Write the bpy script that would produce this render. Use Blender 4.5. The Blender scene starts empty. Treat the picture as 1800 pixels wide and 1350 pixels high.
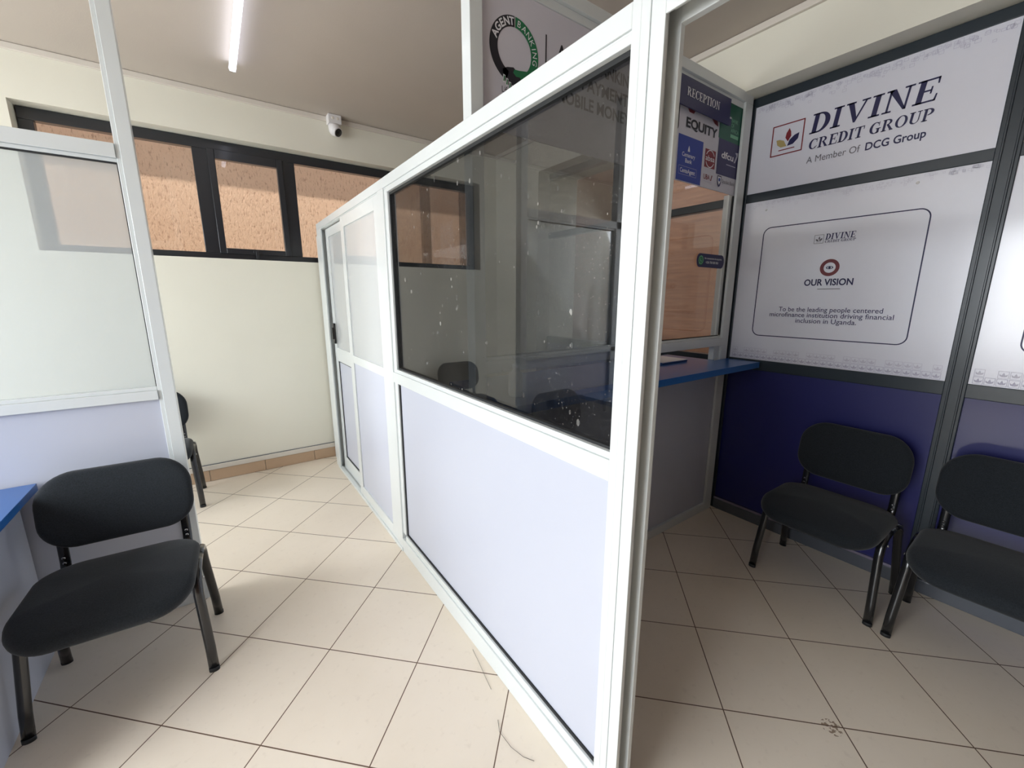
import bpy, math, random
from mathutils import Matrix, Vector
random.seed(7)
SC = bpy.context.scene
COL = SC.collection
R = math.radians

# ------------------------------------------------------------------ camera
cam_d = bpy.data.cameras.new('camera')
cam_d.sensor_fit = 'HORIZONTAL'
cam_d.sensor_width = 36.0
cam_d.lens = 14.5546
cam_d.clip_start = 0.02
cam = bpy.data.objects.new('camera', cam_d)
COL.objects.link(cam)
cam.matrix_world = Matrix(((0.815193, 0.11695, -0.567259, 0.0),
                           (-0.579188, 0.166488, -0.798012, 0.0),
                           (0.001114, 0.979083, 0.203456, 1.5),
                           (0, 0, 0, 1)))
SC.camera = cam

# ------------------------------------------------------------------ light, exposure
SC.view_settings.view_transform = 'Standard'
SC.view_settings.look = 'None'
SC.view_settings.gamma = 1.0
SC.view_settings.use_curve_mapping = False
SC.view_settings.exposure = 0.12
world = bpy.data.worlds.new('daylight_sky')
SC.world = world
world.use_nodes = True
bg = world.node_tree.nodes['Background']
wt = world.node_tree
wc = wt.nodes.new('ShaderNodeTexCoord'); wsep = wt.nodes.new('ShaderNodeSeparateXYZ')
wt.links.new(wc.outputs['Generated'], wsep.inputs[0])
wr_ = wt.nodes.new('ShaderNodeValToRGB')               # dim ground below, bright overcast sky above
wr_.color_ramp.elements[0].position = .0; wr_.color_ramp.elements[0].color = (.16, .145, .12, 1)
wr_.color_ramp.elements[1].position = .12; wr_.color_ramp.elements[1].color = (.86, .93, 1.0, 1)
wt.links.new(wsep.outputs['Z'], wr_.inputs[0]); wt.links.new(wr_.outputs[0], bg.inputs['Color'])
bg.inputs['Strength'].default_value = 3.0

def sun(name, direction, strength, color):
    d = bpy.data.lights.new(name, 'SUN')
    d.energy = strength; d.angle = R(1.5); d.color = color
    o = bpy.data.objects.new(name, d); COL.objects.link(o)
    o.rotation_euler = Vector(direction).to_track_quat('-Z', 'Y').to_euler()
    o.location = (0, 4.6, 6)
def window_light(name, loc, direction, w, h, power, color=(0.92, 0.96, 1.0)):
    d = bpy.data.lights.new(name, 'AREA')
    d.shape = 'RECTANGLE'; d.size = w; d.size_y = h; d.energy = power; d.color = color
    o = bpy.data.objects.new(name, d); COL.objects.link(o)
    o.location = loc
    o.rotation_euler = Vector(direction).to_track_quat('-Z', 'Z').to_euler()
sun('sun', (0.35, 0.5, -1.0), 4.8, (1.0, 0.95, 0.86))
# daylight entering through the two window openings of the left wall
window_light('daylight_side_window', (-3.16, 0.70, 1.58), (1, 0, -.9), 2.4, 2.55, 165)
window_light('daylight_rear_window', (-3.16, 3.25, 1.92), (1, 0, -.6), 1.3, 1.85, 105)

# ------------------------------------------------------------------ helpers: materials
MATS = {}
class NT:
    def __init__(s, name):
        s.m = bpy.data.materials.new(name); s.m.use_nodes = True
        s.t = s.m.node_tree; s.t.nodes.clear()
        s.out = s.t.nodes.new('ShaderNodeOutputMaterial')
        MATS[name] = s.m
    def n(s, typ, **kw):
        x = s.t.nodes.new('ShaderNode' + typ)
        for k, v in kw.items():
            if k in x.inputs.keys(): s.set(x.inputs[k], v)
            else: setattr(x, k, v)
        return x
    def set(s, inp, v):
        if isinstance(v, bpy.types.NodeSocket): s.t.links.new(v, inp)
        else: inp.default_value = v
    def math(s, op, a, b=0.0, c=0.0):
        x = s.t.nodes.new('ShaderNodeMath'); x.operation = op
        for i, v in enumerate((a, b, c)): s.set(x.inputs[i], v)
        return x.outputs[0]
    def mixc(s, f, a, b):
        x = s.t.nodes.new('ShaderNodeMix'); x.data_type = 'RGBA'
        s.set(x.inputs[0], f); s.set(x.inputs[6], a); s.set(x.inputs[7], b)
        return x.outputs[2]
    def mixs(s, f, a, b):
        x = s.t.nodes.new('ShaderNodeMixShader')
        s.set(x.inputs[0], f); s.t.links.new(a, x.inputs[1]); s.t.links.new(b, x.inputs[2])
        return x.outputs[0]
    def obj(s):
        return s.n('TexCoord').outputs['Object']
    def pos(s):
        return s.n('NewGeometry').outputs['Position']
    def ramp(s, f, lo, hi):
        x = s.n('MapRange'); s.set(x.inputs[0], f); x.inputs[1].default_value = lo; x.inputs[2].default_value = hi
        return x.outputs[0]
    def done(s, sh):
        s.t.links.new(sh, s.out.inputs['Surface']); return s.m

def srgb(r, g, b):
    f = lambda c: (c/255/12.92) if c/255 <= .04045 else ((c/255+.055)/1.055)**2.4
    return (f(r), f(g), f(b), 1)

def plain(name, col, rough=.5, metal=0.0, var=.06, scale=14.0, bump=0.0, bscale=200.0, coat=0.0, spec=.5, crough=.12, cior=1.5):
    t = NT(name)
    p = t.pos()
    nz = t.n('TexNoise', Vector=p, Scale=scale, Detail=3.0)
    dk = tuple(c*(1-var) for c in col[:3]) + (1,)
    lt = tuple(min(1, c*(1+var)) for c in col[:3]) + (1,)
    b = t.n('BsdfPrincipled', Roughness=rough, Metallic=metal)
    b.inputs['Specular IOR Level'].default_value = spec
    b.inputs['Coat Weight'].default_value = coat
    b.inputs['Coat Roughness'].default_value = crough; b.inputs['Coat IOR'].default_value = cior
    t.set(b.inputs['Base Color'], t.mixc(nz.outputs[0], dk, lt))
    if bump:
        n2 = t.n('TexNoise', Vector=p, Scale=bscale, Detail=4.0)
        bm = t.n('Bump', Strength=bump, Distance=.002, Height=n2.outputs[0])
        t.t.links.new(bm.outputs[0], b.inputs['Normal'])
    return t.done(b.outputs[0])

plain('wall_paint', srgb(234, 231, 217), .6, var=.03, scale=3, bump=.15, bscale=160)
plain('ceiling_paint', srgb(196, 186, 176), .75, var=.03, scale=3, bump=.25, bscale=120)
plain('white_trunking', srgb(222, 215, 205), .45, var=.02)
plain('white_aluminium', srgb(214, 219, 219), .28, var=.015, scale=6, coat=.2)
plain('lavender_board', srgb(190, 194, 207), .35, var=.012, scale=4)
plain('rubber_gasket', srgb(26, 28, 30), .6)
plain('charcoal_aluminium', srgb(38, 48, 56), .3, var=.06, scale=30, coat=.1)
plain('window_black', srgb(34, 37, 43), .3, var=.08, scale=30, coat=.3)
plain('blue_laminate', srgb(38, 98, 170), .3, var=.03, coat=.3)
plain('navy_board', srgb(14, 18, 96), .45, var=.06, scale=5, coat=.5)
plain('poster_white', srgb(232, 233, 245), .35, var=.012, scale=30, coat=1.0, bump=.03, bscale=40, crough=.2, cior=1.75)
plain('fascia_white', srgb(208, 206, 216), .4, var=.015)
plain('chair_steel', srgb(22, 23, 26), .22, var=.1, coat=.5)
plain('bolt_steel', srgb(170, 170, 172), .25, metal=1.0)
plain('white_plastic', srgb(228, 226, 226), .35, var=.02)
plain('black_plastic', srgb(18, 18, 20), .25, var=.1)
plain('brown_tile_edge', srgb(196, 168, 140), .35, var=.05)
plain('grey_plinth', srgb(86, 90, 98), .3, var=.05, coat=.2)
plain('silver_strip', srgb(170, 165, 190), .25, metal=.8)
plain('thread_dark', srgb(58, 48, 40), .8)
plain('paper_white', srgb(225, 228, 235), .6, var=.02)
plain('folder_blue', srgb(48, 82, 140), .35, var=.05)
for nm, c in dict(ink_navy=(28, 26, 78), ink_black=(28, 27, 38), ink_red=(132, 34, 44), ink_gold=(176, 158, 104), ink_green=(28, 116, 74),
                  ink_white=(232, 232, 238), ink_blue=(34, 60, 158), ink_dark_green=(20, 92, 70), ink_purple=(44, 40, 92),
                  ink_lavender=(186, 183, 204), ink_pale=(203, 201, 216), ink_grey=(108, 106, 116), ink_maroon=(122, 52, 60),
                  ink_sign=(30, 28, 84), ink_brown=(112, 76, 56), ink_mint=(120, 190, 150)).items():
    plain(nm, srgb(*c), .4, var=.03)

# woven chair cloth
t = NT('black_fabric')
p = t.obj()
nz = t.n('TexNoise', Vector=p, Scale=240.0, Detail=3.0)
n3 = t.n('TexNoise', Vector=p, Scale=9.0, Detail=3.0)
c = t.mixc(nz.outputs[0], srgb(4, 6, 9), srgb(44, 50, 57))
c = t.mixc(t.math('MULTIPLY', n3.outputs[0], .35), c, srgb(36, 40, 42))
b = t.n('BsdfPrincipled', Roughness=.9)
b.inputs['Specular IOR Level'].default_value = .25
b.inputs['Sheen Weight'].default_value = .15
t.set(b.inputs['Base Color'], c)
bm = t.n('Bump', Strength=.5, Distance=.001, Height=nz.outputs[0])
t.t.links.new(bm.outputs[0], b.inputs['Normal'])
t.done(b.outputs[0])

# diagonal floor tiles
t = NT('floor_tiles')
sx = t.n('SeparateXYZ', Vector=t.pos())
X = t.math('SUBTRACT', sx.outputs[0], .524); Y = t.math('SUBTRACT', sx.outputs[1], 2.556)
S = .4006*math.sqrt(2)
a = t.math('DIVIDE', t.math('ADD', X, Y), S); b2 = t.math('DIVIDE', t.math('SUBTRACT', Y, X), S)
def edge(v):
    f = t.math('FRACT', v)
    return t.math('MINIMUM', f, t.math('SUBTRACT', 1.0, f))
e = t.math('MINIMUM', edge(a), edge(b2))
gr = t.math('LESS_THAN', e, .0052)
cell = t.n('CombineXYZ', X=t.math('FLOOR', a), Y=t.math('FLOOR', b2))
wn = t.n('TexWhiteNoise', Vector=cell.outputs[0])
n1 = t.n('TexNoise', Vector=t.pos(), Scale=2.2, Detail=6.0, Roughness=.6)
n2 = t.n('TexNoise', Vector=t.pos(), Scale=38.0, Detail=3.0)
tc = t.mixc(n1.outputs[0], srgb(226, 213, 195), srgb(243, 232, 216))
tc = t.mixc(t.math('MULTIPLY', wn.outputs[0], .22), tc, srgb(222, 208, 189))
tc = t.mixc(t.math('MULTIPLY', t.ramp(n2.outputs[0], .6, .75), .10), tc, srgb(150, 130, 108))
# a small brown scuff left on one tile near the chairs
dx = t.math('SUBTRACT', sx.outputs[0], 1.625); dy = t.math('SUBTRACT', sx.outputs[1], .315)
dist = t.math('SQRT', t.math('ADD', t.math('MULTIPLY', t.math('MULTIPLY', dx, dx), 1.0), t.math('MULTIPLY', t.math('MULTIPLY', dy, dy), 1.0)))
ns = t.n('TexNoise', Vector=t.pos(), Scale=70.0, Detail=3.0)
st = t.math('MULTIPLY', t.math('LESS_THAN', dist, .032), t.math('GREATER_THAN', ns.outputs[0], .52))
tc = t.mixc(t.math('MULTIPLY', st, .75), tc, srgb(112, 78, 40))
col = t.mixc(gr, tc, srgb(104, 82, 66))
b = t.n('BsdfPrincipled'); b.inputs['Specular IOR Level'].default_value = .45
t.set(b.inputs['Base Color'], col)
t.set(b.inputs['Roughness'], t.math('ADD', .34, t.math('MULTIPLY', gr, .4)))
bm = t.n('Bump', Strength=.35, Distance=.002, Height=t.math('SUBTRACT', 1.0, gr))
t.t.links.new(bm.outputs[0], b.inputs['Normal'])
t.done(b.outputs[0])

# rough orange plaster of the neighbouring wall
t = NT('orange_plaster')
mp = t.n('Mapping', Vector=t.pos()); mp.inputs['Scale'].default_value = (26, 26, 9)
nz = t.n('TexNoise', Vector=mp.outputs[0], Scale=2.2, Detail=8.0, Roughness=.75)
n2 = t.n('TexNoise', Vector=t.pos(), Scale=1.6, Detail=3.0)
f = t.ramp(nz.outputs[0], .34, .47)
c = t.mixc(f, srgb(158, 114, 90), srgb(226, 188, 160))
c = t.mixc(t.math('MULTIPLY', n2.outputs[0], .35), c, srgb(230, 200, 172))
b = t.n('BsdfPrincipled', Roughness=.9); t.set(b.inputs['Base Color'], c)
bm = t.n('Bump', Strength=.9, Distance=.02, Height=nz.outputs[0])
t.t.links.new(bm.outputs[0], b.inputs['Normal'])
t.done(b.outputs[0])

# brown wood-grain board behind the reception glass
t = NT('brown_wood')
mp = t.n('Mapping', Vector=t.pos()); mp.inputs['Scale'].default_value = (1, 1.2, 22)
nz = t.n('TexNoise', Vector=mp.outputs[0], Scale=2.6, Detail=5.0, Distortion=.4)
c = t.mixc(t.ramp(nz.outputs[0], .3, .7), srgb(112, 80, 62), srgb(140, 104, 82))
b = t.n('BsdfPrincipled', Roughness=.45); t.set(b.inputs['Base Color'], c)
t.done(b.outputs[0])

def glass(name, tint, f0, haze=0.0, haze_col=(1, 1, 1, 1), dust=0.0, rough=0.0):
    t = NT(name)
    ge = t.n('NewGeometry')
    dt = t.n('VectorMath'); dt.operation = 'DOT_PRODUCT'
    t.set(dt.inputs[0], ge.outputs['Incoming']); t.set(dt.inputs[1], ge.outputs['Normal'])
    cs = t.math('SUBTRACT', 1.0, t.math('ABSOLUTE', dt.outputs['Value']))
    fr = t.math('ADD', f0, t.math('MULTIPLY', t.math('POWER', cs, 5.0), 1.0-f0))   # Schlick, same from both sides
    tr = t.n('BsdfTransparent', Color=tint)
    gl = t.n('BsdfGlossy', Roughness=rough)
    base = tr.outputs[0]
    if haze:
        df = t.n('BsdfDiffuse', Color=haze_col)
        base = t.mixs(haze, base, df.outputs[0])
    sh = t.mixs(fr, base, gl.outputs[0])
    if dust:
        mp = t.n('Mapping', Vector=t.pos()); mp.inputs['Scale'].default_value = (1, 1, .55)
        v = t.n('TexVoronoi', Vector=mp.outputs[0], Scale=52.0)
        v.inputs['Randomness'].default_value = 1.0
        wn = t.n('TexWhiteNoise', Vector=v.outputs['Color'])
        n0 = t.n('TexNoise', Vector=t.pos(), Scale=5.0, Detail=2.0)
        rad = t.math('MULTIPLY', t.math('POWER', wn.outputs[0], 7.0), .30)
        sp = t.math('LESS_THAN', v.outputs['Distance'], rad)
        sp = t.math('MULTIPLY', sp, t.ramp(n0.outputs[0], .42, .6))
        v2 = t.n('TexVoronoi', Vector=t.pos(), Scale=170.0)
        wn2 = t.n('TexWhiteNoise', Vector=v2.outputs['Color'])
        sp2 = t.math('LESS_THAN', v2.outputs['Distance'], t.math('MULTIPLY', t.math('POWER', wn2.outputs[0], 5.0), .34))
        fac = t.math('MULTIPLY', t.math('MAXIMUM', sp, t.math('MULTIPLY', sp2, .5)), dust)
        film = t.math('MULTIPLY', t.ramp(n0.outputs[0], .3, .8), .018)
        fac = t.math('MAXIMUM', fac, film)
        dd = t.n('BsdfDiffuse', Color=(.62, .60, .57, 1))
        sh = t.mixs(fac, sh, dd.outputs[0])
    return t.done(sh)
glass('dark_glass', (.45, .46, .47, 1), .075, dust=.42)
glass('milky_glass', (.92, .95, .96, 1), .04, haze=.36, haze_col=srgb(226, 230, 230))
glass('fogged_glass', (.92, .94, .94, 1), .04, haze=.62, haze_col=srgb(226, 229, 230))
glass('clear_glass', (.96, .97, .97, 1), .035)
glass('reception_glass', (.92, .91, .90, 1), .04)
t = NT('tube_glow')
em = t.n('Emission', Color=(.80, .84, 1.0, 1), Strength=5.0)
t.done(em.outputs[0])

# ------------------------------------------------------------------ helpers: geometry
class MB:
    def __init__(s): s.v = []; s.f = []; s.mi = []; s.sm = []
    def add(s, vs, fs, mi=0, smooth=False):
        o = len(s.v); s.v += [tuple(v) for v in vs]
        for f in fs:
            s.f.append(tuple(i+o for i in f)); s.mi.append(mi); s.sm.append(smooth)
        return s
    def box(s, x0, x1, y0, y1, z0, z1, mi=0):
        if x0 > x1: x0, x1 = x1, x0
        if y0 > y1: y0, y1 = y1, y0
        vs = [(x, y, z) for x in (x0, x1) for y in (y0, y1) for z in (z0, z1)]
        return s.add(vs, [(0, 1, 3, 2), (4, 6, 7, 5), (0, 4, 5, 1), (2, 3, 7, 6), (0, 2, 6, 4), (1, 5, 7, 3)], mi)
    def loft(s, rings, mi=0, cap=True, smooth=True):
        n = len(rings[0]); vs = [p for r in rings for p in r]; fs = []
        for k in range(len(rings)-1):
            for i in range(n):
                j = (i+1) % n
                fs.append((k*n+i, k*n+j, (k+1)*n+j, (k+1)*n+i))
        s.add(vs, fs, mi, smooth)
        if cap:
            o = len(s.v)-len(vs)
            s.f.append(tuple(o+i for i in reversed(range(n)))); s.mi.append(mi); s.sm.append(False)
            s.f.append(tuple(o+(len(rings)-1)*n+i for i in range(n))); s.mi.append(mi); s.sm.append(False)
        return s
    def tube(s, pts, ra, rb=None, seg=14, mi=0, side=(1, 0, 0)):
        """elliptic tube along pts; ra along the direction nearest `side`, rb across."""
        rb = rb or ra; rings = []; P = [Vector(p) for p in pts]
        for i, p in enumerate(P):
            d = (P[min(i+1, len(P)-1)]-P[max(i-1, 0)]).normalized()
            u = Vector(side); u = (u-d*u.dot(d)).normalized(); w = d.cross(u)
            rings.append([p+u*(ra*math.cos(2*math.pi*k/seg))+w*(rb*math.sin(2*math.pi*k/seg)) for k in range(seg)])
        return s.loft(rings, mi)
    def lathe(s, c, axis, prof, seg=28, mi=0):
        d = Vector(axis).normalized()
        u = d.orthogonal().normalized(); w = d.cross(u); c = Vector(c)
        rings = [[c+d*h+(u*math.cos(2*math.pi*k/seg)+w*math.sin(2*math.pi*k/seg))*max(r, 1e-4) for k in range(seg)] for r, h in prof]
        return s.loft(rings, mi)

OFF = {}
def obj(name, mb, mats, parent=None, kind=None, bevel=0.0, label=None, subsurf=0):
    off = OFF.get(parent, Vector((0, 0, 0))) if parent else Vector((0, 0, 0))
    me = bpy.data.meshes.new(name)
    me.from_pydata([tuple(Vector(v)-off) for v in mb.v], [], mb.f)
    for m in (mats if isinstance(mats, (list, tuple)) else [mats]): me.materials.append(MATS[m])
    me.polygons.foreach_set('material_index', mb.mi)
    me.polygons.foreach_set('use_smooth', mb.sm)
    me.update()
    o = bpy.data.objects.new(name, me); COL.objects.link(o)
    if parent: o.parent = parent
    OFF[o] = off
    if kind: o['kind'] = kind
    if label: o['label'] = label
    if bevel:
        b = o.modifiers.new('edge', 'BEVEL'); b.width = bevel; b.segments = 2; b.limit_method = 'ANGLE'; b.angle_limit = R(40)
    return o
def thing(name, label, cat, loc=(0, 0, 0), group=None):
    o = bpy.data.objects.new(name, None); COL.objects.link(o)
    o.empty_display_size = .1; o.location = loc
    OFF[o] = Vector(loc)
    o['label'] = label; o['category'] = cat
    if group: o['group'] = group
    return o
def tag(o, label, cat, group=None):
    o['label'] = label; o['category'] = cat
    if group: o['group'] = group
    return o
def bx(*a):
    return MB().box(*a)

# flat printed artwork: polygons in (u, v) metres, mapped on to a surface
class Art:
    def __init__(s): s.polys = []        # (layer, mat, verts, faces)
    def poly(s, pts, mat, layer=1):
        s.polys.append((layer, mat, pts, [tuple(range(len(pts)))])); return s
    def rect(s, u0, v0, u1, v1, mat, layer=1):
        return s.poly([(u0, v0), (u1, v0), (u1, v1), (u0, v1)], mat, layer)
    def ring(s, cu, cv, ro, ri, mat, a0=0, a1=360, layer=1, n=48, sy=1.0):
        vs = []; fs = []
        for k in range(n+1):
            a = R(a0+(a1-a0)*k/n)
            vs += [(cu+ro*math.cos(a), cv+sy*ro*math.sin(a)), (cu+ri*math.cos(a), cv+sy*ri*math.sin(a))]
        for k in range(n): fs.append((2*k, 2*k+2, 2*k+3, 2*k+1))
        s.polys.append((layer, mat, vs, fs)); return s
    def disc(s, cu, cv, r, mat, layer=1, n=36, sy=1.0, su=1.0):
        return s.poly([(cu+su*r*math.cos(2*math.pi*k/n), cv+sy*r*math.sin(2*math.pi*k/n)) for k in range(n)], mat, layer)
    def rrect(s, u0, v0, u1, v1, r, mat, layer=1, line=0):
        def loop(i):
            out = []
            for (cu, cv, a) in ((u1-r, v1-r, 0), (u0+r, v1-r, 90), (u0+r, v0+r, 180), (u1-r, v0+r, 270)):
                for k in range(9):
                    g = R(a+90*k/8); out.append((cu+(r-i)*math.cos(g), cv+(r-i)*math.sin(g)))
            return out
        if not line: return s.poly(loop(0), mat, layer)
        A = loop(0); B = loop(line); n = len(A)
        s.polys.append((layer, mat, A+B, [(i, (i+1) % n, n+(i+1) % n, n+i) for i in range(n)])); return s
    def text(s, body, u0, v0, u1, cap, mat, layer=2, bold=0.0, rot=0.0, center=None):
        """sans lettering from u0 to u1 on baseline v0, capital height cap"""
        vs, fs = sans(body, bold)
        xs = [p[0] for p in vs]; w = max(xs)-min(xs); m = min(xs)
        ky = cap/CAP
        kx = (u1-u0)/w if u1 is not None else ky
        if center is not None:     # single glyph centred, rotated
            cs, sn = math.cos(rot), math.sin(rot)
            q = [((x-m-w/2)*kx, (y-CAP/2)*ky) for x, y in vs]
            pts = [(center[0]+x*cs-y*sn, center[1]+x*sn+y*cs) for x, y in q]
        else:
            pts = [(u0+(x-m)*kx, v0+y*ky) for x, y in vs]
        s.polys.append((layer, mat, pts, fs)); return s
    def serif(s, body, u0, v0, u1, cap, mat, layer=2, slant=0.0):
        gl = []; x = 0
        for ch in body:
            if ch == ' ': x += .42; continue
            w, ps = SERIF[ch]()
            for p in ps: gl.append([(x+a, b) for a, b in p])
            x += w+.09
        x -= .09; k = (u1-u0)/x
        for p in gl: s.poly([(u0+a*k+slant*b*cap, v0+b*cap) for a, b in p], mat, layer)
        return s
    def build(s, name, parent, fmap, label=None, step=.0005):
        mats = sorted({p[1] for p in s.polys}); mb = MB()
        for layer, mat, pts, fs in s.polys:
            mb.add([fmap(u, v, .0006+layer*step) for u, v in pts], fs, mats.index(mat))
        return obj(name, mb, mats, parent, label=label)

_cache = {}
def sans(body, bold):
    key = (body, bold)
    if key in _cache: return _cache[key]
    c = bpy.data.curves.new('lettering_source', 'FONT'); c.body = body; c.size = 1.0; c.offset = bold; c.resolution_u = 3
    o = bpy.data.objects.new('lettering_source', c); COL.objects.link(o)
    bpy.context.view_layer.update()
    me = bpy.data.meshes.new_from_object(o.evaluated_get(bpy.context.evaluated_depsgraph_get()))
    r = ([(v.co.x, v.co.y) for v in me.vertices], [tuple(p.vertices) for p in me.polygons])
    bpy.data.objects.remove(o); bpy.data.curves.remove(c); bpy.data.meshes.remove(me)
    _cache[key] = r
    return r
_h, _ = sans('H', 0.0)
CAP = max(y for x, y in _h)

# bold serif capitals, drawn from stems, bowls and serifs
H_ = .075
def _r(a, b, c, d): return [(a, b), (c, b), (c, d), (a, d)]
def _arc(cx, cy, rx, ry, ix, iy, a0, a1, ox=0, n=18):
    out = []
    for k in range(n):
        a = R(a0+(a1-a0)*k/n); b = R(a0+(a1-a0)*(k+1)/n)
        out.append([(cx+rx*math.cos(a), cy+ry*math.sin(a)), (cx+rx*math.cos(b), cy+ry*math.sin(b)),
                    (cx+ox+ix*math.cos(b), cy+iy*math.sin(b)), (cx+ox+ix*math.cos(a), cy+iy*math.sin(a))])
    return out
def gD(): return .86, [_r(.1, 0, .31, 1), _r(0, 0, .4, H_), _r(0, 1-H_, .4, 1)]+_arc(.36, .5, .5, .5, .27, .5-H_, -90, 90)
def gI(): return .44, [_r(.115, 0, .325, 1), _r(0, 0, .44, H_), _r(0, 1-H_, .44, 1)]
def gV(): return .98, [[(.06, 1), (.3, 1), (.56, .24), (.47, 0)], [(.80, 1), (.88, 1), (.55, 0), (.47, 0)], _r(0, 1-H_, .4, 1), _r(.64, 1-H_, .98, 1)]
def gN(): return 1.02, [_r(.13, 0, .215, 1), _r(.8, 0, .885, 1), [(.1, 1), (.34, 1), (.885, 0), (.78, 0), (.13, .9)], _r(0, 0, .35, H_), _r(0, 1-H_, .28, 1), _r(.66, 1-H_, 1.02, 1)]
def gE(): return .80, [_r(.1, 0, .31, 1), _r(0, 0, .78, H_), _r(0, 1-H_, .75, 1), [(.70, 0), (.78, 0), (.8, .3), (.745, .3)], [(.67, 1), (.75, 1), (.76, .72), (.705, .72)], _r(.31, .47, .56, .54), _r(.52, .35, .58, .66)]
def gC(): return .86, _arc(.46, .5, .46, .5, .25, .43, 48, 316, .03)+[_r(.73, .64, .79, 1), [(.6, .9), (.77, .84), (.77, .9)], [(.60, .03), (.86, .26), (.82, .30), (.62, .12)]]
def gR(): return .98, [_r(.1, 0, .31, 1), _r(0, 0, .42, H_), _r(0, 1-H_, .4, 1)]+_arc(.38, .745, .4, .255, .2, .185, -90, 90)+[[(.38, .52), (.56, .54), (.92, H_), (.68, H_)], _r(.66, 0, .98, H_)]
def gT(): return .82, [_r(.305, 0, .515, 1), _r(0, 1-H_, .82, 1), _r(.17, 0, .65, H_), _r(0, .70, .065, 1), _r(.755, .70, .82, 1)]
def gG(): return .95, _arc(.46, .5, .46, .5, .25, .43, 48, 300, .03)+[_r(.73, .64, .79, 1), _r(.64, .06, .84, .42), _r(.54, .38, .95, .38+H_), [(.55, 0), (.75, .02), (.84, .1), (.64, .16)]]
def gO(): return .96, _arc(.48, .5, .48, .5, .265, .435, 0, 360, n=36)
def gU(): return .94, [_r(.11, .3, .32, 1), _r(.73, .3, .81, 1), _r(0, 1-H_, .43, 1), _r(.58, 1-H_, .94, 1)]+_arc(.46, .31, .35, .31, .21, .235, 180, 360, .06)
def gP(): return .80, [_r(.1, 0, .31, 1), _r(0, 0, .45, H_), _r(0, 1-H_, .4, 1)]+_arc(.36, .72, .44, .28, .22, .205, -90, 90)
SERIF = dict(D=gD, I=gI, V=gV, N=gN, E=gE, C=gC, R=gR, T=gT, G=gG, O=gO, U=gU, P=gP)

# ================================================================== THE SETTING
XL, XR, YF, YW, ZC = -3.0, 2.69, -2.5, 4.088, 3.0   # left wall, right lintel face, front, back wall, ceiling
obj('floor', bx(-3.3, 3.2, -2.8, 4.3, -.08, 0), 'floor_tiles', kind='structure')
obj('ceiling', bx(-3.3, 3.2, -2.8, 4.3, ZC, ZC+.2), 'ceiling_paint', kind='structure')
# back wall with the strip window opening
m = MB()
WX0, WX1, WZ0, WZ1 = -.88, 2.40, 1.803, 2.694
m.box(-3.3, WX0, YW, 4.3, 0, ZC); m.box(WX1, 3.2, YW, 4.3, 0, ZC)
m.box(WX0, WX1, YW, 4.3, 0, WZ0); m.box(WX0, WX1, YW, 4.3, WZ1, ZC)
obj('wall_back', m, 'wall_paint', kind='structure')
# right wall: solid lintel above a recess filled with framed boards
m = MB()
RZ = 2.684
m.box(XR, 3.2, YF, YW, RZ, ZC); m.box(2.90, 3.2, YF, 1.5, 0, RZ); m.box(2.90, 3.2, 3.35, YW, 0, RZ); m.box(2.90, 3.2, 1.5, 3.35, 0, 1.043)
m.box(XR, 2.90, 3.35, YW, 0, RZ); m.box(XR, 2.90, YF, -1.4, 0, RZ)
obj('wall_right', m, 'wall_paint', kind='structure')
# left wall with two window openings, front wall behind the camera
m = MB()
LW = ((-.5, 1.9, .3, 2.85), (2.6, 3.9, 1.0, 2.85))
m.box(-3.3, XL, YF, LW[0][0], 0, ZC); m.box(-3.3, XL, LW[0][1], LW[1][0], 0, ZC); m.box(-3.3, XL, LW[1][1], YW, 0, ZC)
for y0, y1, z0, z1 in LW:
    m.box(-3.3, XL, y0, y1, 0, z0); m.box(-3.3, XL, y0, y1, z1, ZC)
obj('wall_left', m, 'wall_paint', kind='structure')
obj('wall_front', bx(-3.3, 3.2, -2.8, YF, 0, ZC), 'brown_wood', kind='structure')  # unseen wall; dark wood finish put on to cut bounce light into the alcove
for i, (y0, y1, z0, z1) in enumerate(LW):
    m = MB()
    n = 3 if i == 0 else 2
    m.box(-3.14, -3.08, y0, y1, z0, z0+.05); m.box(-3.14, -3.08, y0, y1, z1-.05, z1)
    for k in range(n+1):
        yy = y0+(y1-y0-.05)*k/n
        m.box(-3.14, -3.08, yy, yy+.05, z0, z1)
    obj('window_%d' % (3+i), m, 'window_black', kind='structure')
# cable trunking where walls meet the ceiling
obj('trim_1', bx(-3.0, 2.69, 4.066, YW, 2.961, 2.998), 'white_trunking', kind='structure', bevel=.003)
obj('trim_2', bx(2.668, 2.69, YF, 4.066, 2.961, 2.998), 'white_trunking', kind='structure', bevel=.003)
# tiled skirting with a pale ledge on the back wall
m = MB(); x = -2.98
while x < 2.6:
    m.box(x, min(x+.396, 2.66), 4.074, YW, .002, .096); x += .4
sk = obj('baseboard_back', m, 'brown_tile_edge', kind='structure', bevel=.0012)
obj('ledge', bx(-2.98, 2.66, 4.068, YW, .098, .138), 'white_trunking', sk, bevel=.003)
obj('ledge_joint', bx(-2.98, 2.66, 4.080, YW, .138, .1425), 'grey_plinth', sk)

# neighbouring building seen through the strip window
nb = obj('wall_outside', bx(-3.2, 4.6, 5.05, 5.2, -.5, 3.9), 'orange_plaster', kind='structure')
obj('timber_cladding', bx(3.95, 4.1, 1.0, 4.9, -.5, 3.9), 'brown_wood', nb)
obj('eave', bx(-3.2, 4.6, 4.74, 5.05, 3.16, 3.26), 'orange_plaster', nb)

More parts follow.
